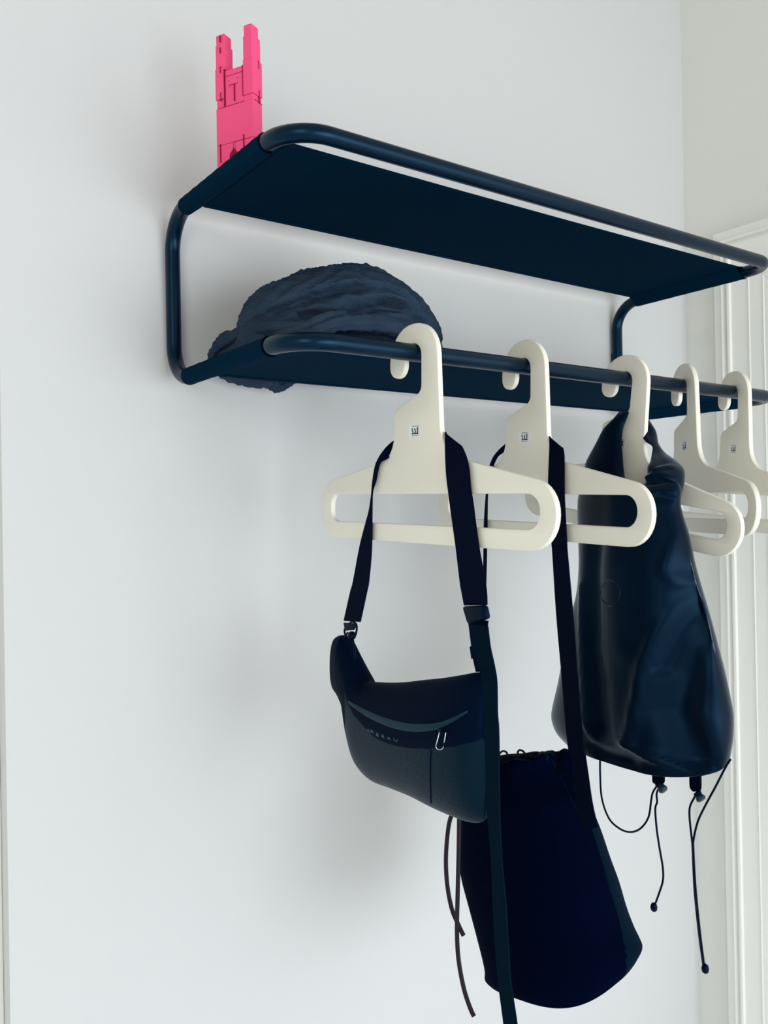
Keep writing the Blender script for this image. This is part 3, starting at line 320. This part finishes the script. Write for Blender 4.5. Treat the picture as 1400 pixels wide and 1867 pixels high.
def shelf(zc):
    r = RT_ + 0.0014; zs = zc + 0.0065; t = 0.0011; n = 26; V, Fs = [], []
    prof = []
    fl = 0.024
    for k in range(15):      # round the left tube, from the underside flange outward to the top
        a = math.radians(-60 - k * (190 / 14)); prof.append((math.cos(a) * r, zc + math.sin(a) * r))
    left = [(fl, zs - t - 0.0008)] + prof + [(fl * 0.6, zs + t)]
    right = [(WW - x, z) for x, z in left][::-1]
    loop = left + [(WW * q, zs + t - 0.0015 * math.sin(math.pi * q)) for q in (.1, .3, .5, .7, .9)] + right + [(WW * q, zs - t - 0.0015 * math.sin(math.pi * q)) for q in (.9, .7, .5, .3, .1)]
    m = len(loop)
    for i in range(n + 1):
        y = -0.050 - (0.228) * i / n
        wob = 1 + 0.05 * math.sin(i * 1.7) * (1 if i in (0, n) else .3)
        for x, z in loop:
            dx = 0
            if x < 0.03: dx = (math.sin(i * 2.3) * 0.0004)
            V.append(Vector((x + dx, y, zc + (z - zc) * wob)))
    for i in range(n):
        for k in range(m): Fs.append([i * m + k, i * m + (k + 1) % m, (i + 1) * m + (k + 1) % m, (i + 1) * m + k])
    # end walls of the cloth thickness
    for i in (0, n):
        a = len(left)
        topi = list(range(a, a + 5)); boti = [m - 1 - q for q in range(5)]
        for q in range(4): Fs.append([i * m + topi[q], i * m + topi[q + 1], i * m + boti[q + 1], i * m + boti[q]])
        Fs.append([i * m + 0, i * m + boti[0], i * m + topi[0], i * m + a - 1]); Fs.append([i * m + a - 1] + [i * m + q for q in range(0)] + [i * m + 0, i * m + 1])
        Fs.append([i * m + topi[4], i * m + boti[4], i * m + boti[4] - 1, i * m + topi[4] + 1])
    o = obj('canvas_shelf', V, Fs, M_fab, rack)
    o.data.set_sharp_from_angle(angle=math.radians(40))
    st = []
    for x in (fl + 0.0005, WW - fl - 0.0005):
        st.append(tube([(x, -0.052 - 0.224 * k / 20, zs - t - 0.0012) for k in range(21)], 0.0010, 6))
    st.append(box((fl, -0.0585, zs - t - 0.0022), (WW - fl, -0.0505, zs - t - 0.0004), 0.0005)); st.append(box((fl, -0.2778, zs - t - 0.0022), (WW - fl, -0.2698, zs - t - 0.0004), 0.0005))
    obj('hem', *join(*st), M_fab, o, False)
    return o
shelf(HH); shelf(0.0)
for x in (0, WW):
    obj('wall_bracket', *box((x - 0.006, 0.002, HH * 0.42), (x + 0.006, YW - 0.0003, HH * 0.58), 0.001), M_metal, rack, False)

# ------------------------------------------------------------------ hangers
outer = fillet([(-.044, -.0268, .0142), (-.0155, -.0268, .0142), (-.0155, .0104, .0150), (.0148, .0104, .0150), (.0150, -.0462, .011), (-.0348, -.0650, .009), (-.0372, -.1225, .034), (-.1987, -.1512, .0345), (-.1987, -.2223, .036), (.2198, -.2223, .0365), (.2198, -.1560, .0355), (.0502, -.1196, .042), (.0412, .0336, .0405), (-.0440, .0336, .0420)])
slot = fillet([(-.1718, -.1647, .0155), (-.1718, -.2007, .0140), (.1980, -.2007, .0172), (.1980, -.1647, .0176)])
hang_geo = plate([outer, slot], 0.0036, 0.0012)
def stroke(L, wd):
    V, Fs = [], []
    for a, b in zip(L, L[1:]):
        a = Vector(a); b = Vector(b); d = (b - a).normalized(); nn = Vector((-d.y, d.x)) * wd / 2; k = len(V)
        V += [a - d * wd * .2 - nn, b + d * wd * .2 - nn, b + d * wd * .2 + nn, a - d * wd * .2 + nn]; Fs.append([k, k + 1, k + 2, k + 3])
    return V, Fs
def lay(geo, T, z):   # flat drawing -> thin print on the label
    V, Fs = geo; return [T(p[0], p[1], z) for p in V], Fs
def make_hanger(x, phi, tilt, label):
    F = hframe(x, phi); t = math.radians(tilt)
    # rotate in the plane: local (u,v) -> world
    def T(u, v, n=0.0):
        w_ = u * math.cos(t) + v * math.sin(t); z_ = -u * math.sin(t) + v * math.cos(t); return F.P(w_, z_, n)
    h = empty('coat_hanger', F.P(0, 0)); tag(h, label, 'hanger', 'cream hangers on the rail')
    V, Fs = hang_geo
    o = obj('hanger_body', [T(p.x, p.y, p.z) for p in V], Fs, M_hang, h, False)
    for p in o.data.polygons:
        p.use_smooth = len(p.vertices) == 4
    o.data.set_sharp_from_angle(angle=math.radians(35))
    # sticker: centre (.0036,-.0912), .0208 x .0150
    cx, cy, sx, sy = .0036, -.0912, .0104, .0075
    sq = fillet([(cx - sx, cy - sy, .001), (cx + sx, cy - sy, .001), (cx + sx, cy + sy, .001), (cx - sx, cy + sy, .001)], 3)
    V, Fs = [], []
    for z in (.0035, .0038): V += [T(p.x, p.y, z) for p in sq]
    n = len(sq); Fs = [[i, (i + 1) % n, n + (i + 1) % n, n + i] for i in range(n)] + [list(range(n)), list(range(n, 2 * n))]
    st = obj('sticker', V, Fs, M_lab, h, False)
    g = lambda a, b: (cx - sx + (a - 380) / 470 * 2 * sx, cy + sy - (b - 290) / 480 * 2 * sy)
    P = [stroke([g(*a) for a in L], wd) for L, wd in (
        ([(508, 440), (560, 615)], .0016), ([(505, 640), (572, 640)], .0015), ([(610, 455), (640, 500), (650, 560), (622, 640)], .0017), ([(600, 640), (765, 640)], .0015), ([(735, 425), (738, 640)], .0019), ([(735, 425), (765, 452)], .0009))]
    obj('printed_mark', *lay(join(*P), T, .00395), M_ink, st, False)
    P = [stroke([g(a, 362), g(a + 26, 362)], .0012) for a in range(505, 760, 38)] + [stroke([g(a, 716), g(a + 30, 716)], .0010) for a in (505, 548, 590, 635, 678, 720)] + [stroke([g(800, 310), g(800, 740)], .0006)]
    obj('printed_text', *lay(join(*P), T, .00392), M_labg, st, False)
    return h
make_hanger(.1623, 1.5, 1.8, 'cream plastic hanger nearest the left end of the rail, carrying the zipped crossbody bag')
make_hanger(.3415, -6.2, 2.2, 'second cream hanger from the left, carrying the black bucket bag')
make_hanger(.5438, -5.5, 9.2, 'cream hanger tipped down at the front, wrapped by the drawstring backpack')
make_hanger(.6817, -32.1, 0.7, 'empty cream hanger turned edge-on just right of the backpack')
make_hanger(.8151, -27.0, 3.2, 'empty cream hanger furthest right on the rail, cut by the frame')

# ------------------------------------------------------------------ crossbody bag
b1 = empty('crossbody_bag', F1.P(-.03, -.50)); tag(b1, 'small black crossbody bag with curved zip and grey lettering hanging at the left', 'bag')
body = obj('bag_body', *loft(DATA['bag1'], F1, 180, 8, power=0.85), M_leath, b1)
B = bvh(body)
body.data.materials.append(M_bag1)
LF = resample([[-0.1595, -0.4251]] + DATA['b1flap'][1], 80)
for p in body.data.polygons:
    w_, v_ = toplane(F1, p.center); o_ = F1.wv(p.center)[2]
    q = min(LF, key=lambda t: abs(t[0] - w_))
    if v_ > q[1] + .003 or w_ < LF[0][0] or o_ < -.004: p.material_index = 1
fl = obj('front_flap', *drape_strip(B, F1, [[-0.183, -0.3899], [-0.1732, -0.3704], [-0.1611, -0.356], [-0.1496, -0.3548], [-0.133, -0.3813], [-0.1143, -0.4026], [-0.0725, -0.3985], [0.002, -0.385], [0.0686, -0.3686], [0.1119, -0.3602]], DATA['b1flap'][1], 48, 12, .0022, 0), M_bag1, b1)
Bf = bvh(fl)
obj('zip_tape', *drape_strip(Bf, F1, DATA['b1band'][0], DATA['b1band'][1], 40, 6, .0018, 0), M_band, b1)
GL = {'A': [[(0, 0), (.5, 1), (1, 0)], [(.2, .38), (.8, .38)]], 'R': [[(0, 0), (0, 1), (.8, .95), (.8, .55), (0, .5)], [(.4, .5), (.95, 0)]], 'B': [[(0, 0), (0, 1), (.8, .93), (.75, .55), (0, .52)], [(.75, .52), (.9, .1), (0, 0)]], 'U': [[(0, 1), (.05, .2), (.5, 0), (.95, .2), (1, 1)]]}
V, Fs = [], []
for ch, x0, y0, x1, y1 in DATA['b1let']:
    sl = (y1 - y0) * 0.22
    for L in GL[ch]:
        pts = [(x0 + (x1 - x0) * a * .85, y1 + (y0 - y1) * b * .8 + sl * 0 - 0 * a) for a, b in L]
        g2 = stroke([Vector(p) for p in pts], .0011); k = len(V)
        V += [sight(Bf, F1, p[0], p[1], .0009, plane=.03) for p in g2[0]]; Fs += [[i + k for i in q] for q in g2[1]]
obj('lettering', V, Fs, M_let, fl, False)
for L in DATA['b1seam']:
    obj('seam', *drape_line(B, F1, L, .0009), M_bag1, b1)
zp = [sight(Bf, F1, a, b, .003, plane=.035) for a, b in DATA['b1zip']]
pull = obj('zip_slider', *join(tube([zp[0] + RT * -.003, zp[0] + RT * .0 + UP * -.006 - FW * .001, zp[0] + RT * .001 + UP * -.002], .0022, 8)), M_plas, b1)
cz = (zp[0] + zp[1]) / 2
loop = [zp[1] + (RT * math.cos(a) * .0042 + UP * (math.sin(a) * .0042 + .002)) - FW * .001 for a in [math.pi * (1 + i / 10) for i in range(11)]]
obj('zip_pull', *tube([zp[0] - RT * .0022 - UP * .001 - FW * .002] + loop[:] + [zp[2] + RT * .0005 - UP * .001 - FW * .002], .00055, 8), M_chrome, pull)
sL = obj('strap', *join(ribbon(DATA['s1L'], F1), ribbon(DATA['s1R'], F1), ribbon([[DATA['s1L'][0][0] - 0, -.098, DATA['s1L'][0][2], -.109, -.0065], [.0, -.098, .0, -.112, -.0072], [DATA['s1R'][0][0], -.098, DATA['s1R'][0][2], -.115, -.0068]], F1)), M_strap, b1, False)
obj('strap_lower', *ribbon(DATA['s1R2'], F1), M_strap, b1, False)
obj('strap_tail', *ribbon(DATA['s1T'], F1, .0018), M_bag2s, b1, False)
def quadbox(Q, F, off, th, bev=.001):
    c = [Vector(q) for q in Q]; V = []
    bm = bmesh.new(); vv = []
    for o_ in (off - th / 2, off + th / 2): vv += [bm.verts.new(F.P(q.x, q.y, o_)) for q in c]
    for f in ((0, 1, 2, 3), (7, 6, 5, 4), (0, 4, 5, 1), (1, 5, 6, 2), (2, 6, 7, 3), (3, 7, 4, 0)): bm.faces.new([vv[i] for i in f])
    bmesh.ops.recalc_face_normals(bm, faces=bm.faces); bmesh.ops.bevel(bm, geom=bm.edges[:], offset=bev, segments=3, affect='EDGES', profile=.5)
    bm.verts.index_update(); r = [v.co.copy() for v in bm.verts], [[v.index for v in f.verts] for f in bm.faces]; bm.free(); return r
obj('slider_buckle', *quadbox(DATA['s1bk'], F1, .010, .009, .0035), M_plas, b1)
hk = obj('snap_hook', *join(tube(catmull([F1.P(*p) for p in DATA['s1loop']], 5, True), .0014, 8, True), quadbox(DATA['s1hook'], F1, .003, .003, .001)), M_plas, b1)
bm = bmesh.new(); bmesh.ops.create_uvsphere(bm, u_segments=16, v_segments=10, radius=.0056); bm.verts.index_update()
cc = F1.P((DATA['s1loop'][3][0] + DATA['s1loop'][4][0]) / 2, DATA['s1loop'][3][1] + .0038, .005)
obj('ball_stop', [cc + v.co for v in bm.verts], [[v.index for v in f.verts] for f in bm.faces], M_plas, hk); bm.free()
for k in ('s1cordA', 's1cordB'): obj('cord_loop', *tube(catmull([F1.P(*p) for p in DATA[k]], 5), .0013, 8), M_plas, b1)
obj('strap_end', *quadbox(DATA['s1tab'], F1, .005, .004, .0008), M_strap, b1)

# ------------------------------------------------------------------ bucket bag
b2 = empty('bucket_bag', F2.P(.02, -.78)); tag(b2, 'tall black bucket bag with gathered top and brown leather cords', 'bag')
def gather(V, F, vtop, amp):
    out = []
    for p in V:
        w_, v_, o_ = F.wv(p)
        if v_ > vtop - .03:
            f = min(1, (v_ - vtop + .03) / .03); a = math.atan2(o_, w_ + .03); p = p + F.m * (math.sin(a * 11) * amp * f) + Vector((0, 0, math.sin(a * 9 + 1) * amp * .6 * f))
        out.append(p)
    return out
V, Fs = loft(DATA['bag2'], F2, 128, 8, power=0.9, skew=0.62, sagp=4, sagk=2.6)
body2 = obj('bag_body', gather(V, F2, -.50, .0035), Fs, M_bag2, b2)
B2 = bvh(body2)
for L in DATA['b2seam']: obj('side_seam', *drape_line(B2, F2, L, .0008, plane=.05), M_bag2s, b2)
body2.data.materials.append(M_bag2s)
LS = [[0.104, -0.4887], [0.1243, -0.5408], [0.1348, -0.5651], [0.149, -0.5952], [0.1603, -0.6199], [0.1714, -0.6459], [0.1784, -0.6693], [0.1777, -0.6978]]
def side_of(L, w_, v_):
    for (a, b), (c, d) in zip(L, L[1:]):
        if d <= v_ <= b: return w_ - (a + (c - a) * (b - v_) / (b - d))
    return -1
for p in body2.data.polygons:
    w_, v_ = toplane(F2, p.center, .02)
    if side_of(LS, w_, v_) > 0: p.material_index = 1
for L in DATA['b2loops']: obj('drawstring_loop', *tube(catmull([F2.P(*p) for p in L], 6), .0013, 8), M_plas, b2)
for L in DATA['b2ears']:
    Q = resample(L, 10); rows = [[a, b, a, b - .02, .0] for a, b in Q]
    obj('gathered_fold', *loft([[a, b + 0.000, a, b - .022 - .01 * math.sin(i / 10 * math.pi), .009 * math.sin(math.pi * (i + .6) / 11.2), .045, 0] for i, (a, b) in enumerate(Q)], F2, 16, 2), M_bag2, b2)
obj('strap', *join(ribbon(DATA['s2L'], F2), ribbon(DATA['s2R'], F2), ribbon([[DATA['s2L'][0][0], -.098, DATA['s2L'][0][2], -.108, -.0065], [0, -.096, 0, -.112, -.0072], [DATA['s2R'][0][0], -.094, DATA['s2R'][0][2], -.114, -.0068]], F2)), M_strap, b2, False)
for L in DATA['cords']: obj('leather_cord', *tube(catmull([F1.P(*p) for p in L], 6), .0026, 10), M_cordb, b2)

# ------------------------------------------------------------------ backpack
b3 = empty('drawstring_backpack', F3.P(.03, -.50)); tag(b3, 'large navy-black drawstring backpack with soft folds and thin cords below', 'backpack')
body3 = obj('bag_body', *loft(DATA['bag3'], F3, 96, 9, ridges=[(L, a, s) for L, a, s in DATA['b3rid']], power=0.95, skew=0.8, sagp=3.0, sagk=1.45), M_bag3, b3)
B3 = bvh(body3)
cw_, cv_, c2w, c2v, c3w, c3v = DATA['b3ring']; ring = []
for i in range(40):
    a = 2 * math.pi * i / 40; ring.append(sight(B3, F3, cw_ + (c2w - cw_) * math.cos(a) + (c3w - cw_) * math.sin(a), cv_ + (c2v - cv_) * math.cos(a) + (c3v - cv_) * math.sin(a), 0, plane=.1))
obj('round_patch', *tube(ring, .0011, 6, True), M_bag3, b3)
obj('neck_wrap', *loft(DATA['b3fl'], F3, 32, 5), M_bag3, b3)
obj('neck_wrap', *loft(DATA['b3fr'], F3, 40, 6, ridges=[(L, a, s) for L, a, s in DATA['b3frrid']]), M_bag3, b3)
obj('inner_collar', *loft(DATA['b3mid'], F3, 32, 4), M_bag3, b3)
for R, Tg in zip(DATA['tabs'], DATA['togg']):
    tb = obj('webbing_tab', *ribbon(R, F3, .0022), M_strap, b3, False)
    a, b = (F3.P(*p) for p in Tg)
    tg = obj('cord_lock', *tube([a + (b - a) * t for t in (-.1, .1, .45)], [.0045, .0055, .0042], 14), M_plas, b3)
    obj('lock_button', *tube([a + (b - a) * t for t in (.35, .45, .9, 1.1)], [.0035, .0052, .0066, .0050], 16), M_toggle, tg)
for L in DATA['b3cords']: obj('drawcord', *tube(catmull([F3.P(*p) for p in L], 6), .0014, 8), M_plas, b3)
for Q in DATA['b3balls'][0]:
    a = F3.P(*Q); obj('cord_end', *tube([a + Vector((0, 0, d)) for d in (.006, .004, 0, -.004, -.006)], [.0015, .0038, .0048, .0040, .0015], 12), M_plas, b3)

# ------------------------------------------------------------------ scarf
sc = empty('scarf', (0.19, -0.15, 0.009)); tag(sc, 'bundled slate grey gauze scarf lying on the lower canvas shelf', 'scarf')
def crinkle(V, amp=.0012):
    from mathutils import noise
    out = []
    for p in V:
        q = Vector((p.x * 30, p.y * 30, p.z * 60 + p.x * 45)); out.append(p + Vector((noise.noise(q * 4), noise.noise(q * 4 + Vector((9, 2, 1))), noise.noise(q * 4 + Vector((3, 7, 5))))) * amp * 2.2)
    return out
def cliplow(V, z=.0078):
    return [Vector((p.x, p.y, max(p.z, z))) for p in V]
V, Fs = loft(DATA['scarf'], FS, 150, 10, ridges=[(L, a, s) for L, a, s in DATA['scrid']], power=1.0)
from mathutils import noise
def pleats(V):
    out = []
    for p in V:
        q = math.sqrt(((p.x - .185) / .165) ** 2 + (p.z / .15) ** 2); n = noise.noise(p * 18)
        c = Vector((p.x - .185, p.y + .15, p.z - .03)); L = c.length or 1
        out.append(p + c / L * (.0015 * math.sin(q * 62 + n * 9 + p.x * 30) * min(1, max(0, q - .25) * 3)))
    return out
obj('bundle', cliplow(crinkle(pleats(V))), Fs, M_scarf, sc)
def strands(key, name, clip):
    for L in DATA[key]:
        P = catmull([Vector(p[:3]) for p in L], 8); n = len(L); rad = []
        for i in range(len(P)):
            t = i / 8; k = min(int(t), n - 2); f = t - k; rad.append((L[k][3] * (1 - f) + L[k + 1][3] * f) * (1 + .06 * math.sin(i * 1.3)))
        V, Fs = tube(P, rad, 28)
        # lengthwise pleats
        V = [P[i // 28] + (v - P[i // 28]) * (1 + .10 * math.sin((i % 28) / 28 * 2 * math.pi * 6 + (i // 28) * .12)) for i, v in enumerate(V)]
        V = crinkle(V, .0008)
        obj(name, cliplow(V) if clip else V, Fs, M_scarf, sc)
strands('strands', 'twisted_fold', True)
strands('droop', 'hanging_end', False)

# ------------------------------------------------------------------ pink block figure
ty = empty('block_figure', (0.03, -.14, HH + .0082)); tag(ty, 'pink wooden block figure with raised arms standing on the top shelf', 'toy')
psi = math.radians(64); t0 = Vector(DATA['toy']); lf = Vector((-math.cos(psi), math.sin(psi))); rt = Vector((math.sin(psi), math.cos(psi)))
def tbox(l0, l1, d0, d1, z0, z1, bev=.0007):
    V, Fs = box((l0, d0, z0), (l1, d1, z1), bev)
    return [Vector((*(t0 + lf * p.x + rt * p.y), HH + p.z)) for p in V], Fs
def T3(l, d, z): return Vector((*(t0 + lf * l + rt * d), HH + z))
A = .01462; DP = .019
tb = lambda name, *a, m=M_pink, par=ty, **k: obj(name, *tbox(*a, **k), m, par, False)
# legs, hips and torso
tb('leg', 0.0002, 2 * A - .0003, 0, DP, .0082, .060); tb('leg', 2 * A + .0003, 4 * A, 0, DP, .0082, .060)
tb('torso', 0, 4 * A, 0, DP, .0604, .1075)
tb('shoulder_block', .0006, A * 1.02, .0008, DP - .0008, .1078, .1150); tb('shoulder_block', 3 * A, 4 * A - .0008, .0008, DP - .0008, .1078, .1190)
hd = tb('head', A * 1.04, 3 * A - .0004, .0004, DP, .1078, .1535)
tb('upper_arm', -.0004, A * 1.02, -.0004, DP + .0006, .1153, .1597); tb('upper_arm', 3 * A, 4 * A + .0004, -.0004, DP, .1193, .1590)
tb('forearm', 0.0006, A * .98, .0002, DP - .001, .1601, .1890); tb('hand', .0016, A * .92, .001, DP - .0035, .1892, .2030)
tb('forearm', 3 * A + .0002, 4 * A - .0006, 0, DP - .0014, .1594, .1890); tb('hand', 3 * A + .0006, 4 * A - .001, .0008, DP - .0035, .1892, .2022)
def slit(l, d, z0, z1, wd=.0011, face=0, m=M_recess):
    # elastic groove: thin dark strip set proud, its colour standing in for recess shade
    if face == 0: return tbox(l - wd / 2, l + wd / 2, -.0010, .0006, z0, z1, .0001)
    return tbox(-.0010, .0006, d - wd / 2, d + wd / 2, z0, z1, .0001)
for par_l, z0, z1, f, d in ((.0285, .1115, .1335, 0, 0), (.0500, .1165, .1275, 0, 0), (.0500, .152, .1605, 0, 0), (.0500, .192, .200, 0, 0), (.0500, .178, .185, 0, 0), (.0520, .038, .062, 0, 0), (.0150, .042, .066, 0, 0), (0, .106, .123, 1, .0125), (0, .150, .160, 1, .0125)):
    obj('groove_shade', *slit(par_l, d, z0, z1, .0012, f), M_recess, ty, False)
for q in ((A * 1.0, A * 1.06, -.0007, .004, .1150, .1535, .0001), (3 * A - .0004, 3 * A + .0012, -.0007, .004, .1078, .1560, .0001)): obj('joint_gap', *tbox(*q), M_recess, ty, False)
for q in ((A * .98, 4 * A - .004, -.0003, .001, .1073, .1081, .0001), (A * 1.04, 3 * A, -.0001, .001, .1455, .1462, .0001), (.006, .032, -.0003, .001, .0598, .0606, .0001), (.0315, .0323, -.0003, .001, .042, .0606, .0001), (-.0002, .004, .003, DP + .0002, .1073, .1083, .0001)):
    obj('joint_line', *tbox(*q), M_face, ty, False)
obj('eye', *tbox(.0366, .0379, -.0002, .001, .1385, .1398, .0003), M_face, hd, False); obj('eye', *tbox(.0226, .0240, -.0002, .001, .1392, .1406, .0003), M_face, hd, False)
obj('mouth', *join(tbox(.0232, .0370, -.0002, .001, .1330, .1338, .0001), tbox(.0362, .0370, -.0002, .001, .1312, .1336, .0001)), M_face, hd, False)
V = [T3(l, d, .0450) for l, d in ((.0250, -.0012), (.0370, -.0012), (.0370, .004), (.0250, .004))]
V += [T3(l, d, .0300) for l, d in ((.0245, -.0012), (.0380, -.0012), (.0380, .004), (.0245, .004))] + [T3(.0305, -.0012, .0525), T3(.0305, .004, .0525)]
obj('notch_shade', V, [[0, 1, 5, 4], [3, 7, 6, 2], [0, 4, 7, 3], [1, 2, 6, 5], [4, 5, 6, 7], [0, 8, 1], [3, 2, 9], [0, 3, 9, 8], [1, 8, 9, 2]], M_recess, ty, False)  # dark solid proud of the legs, painted shade of the notch
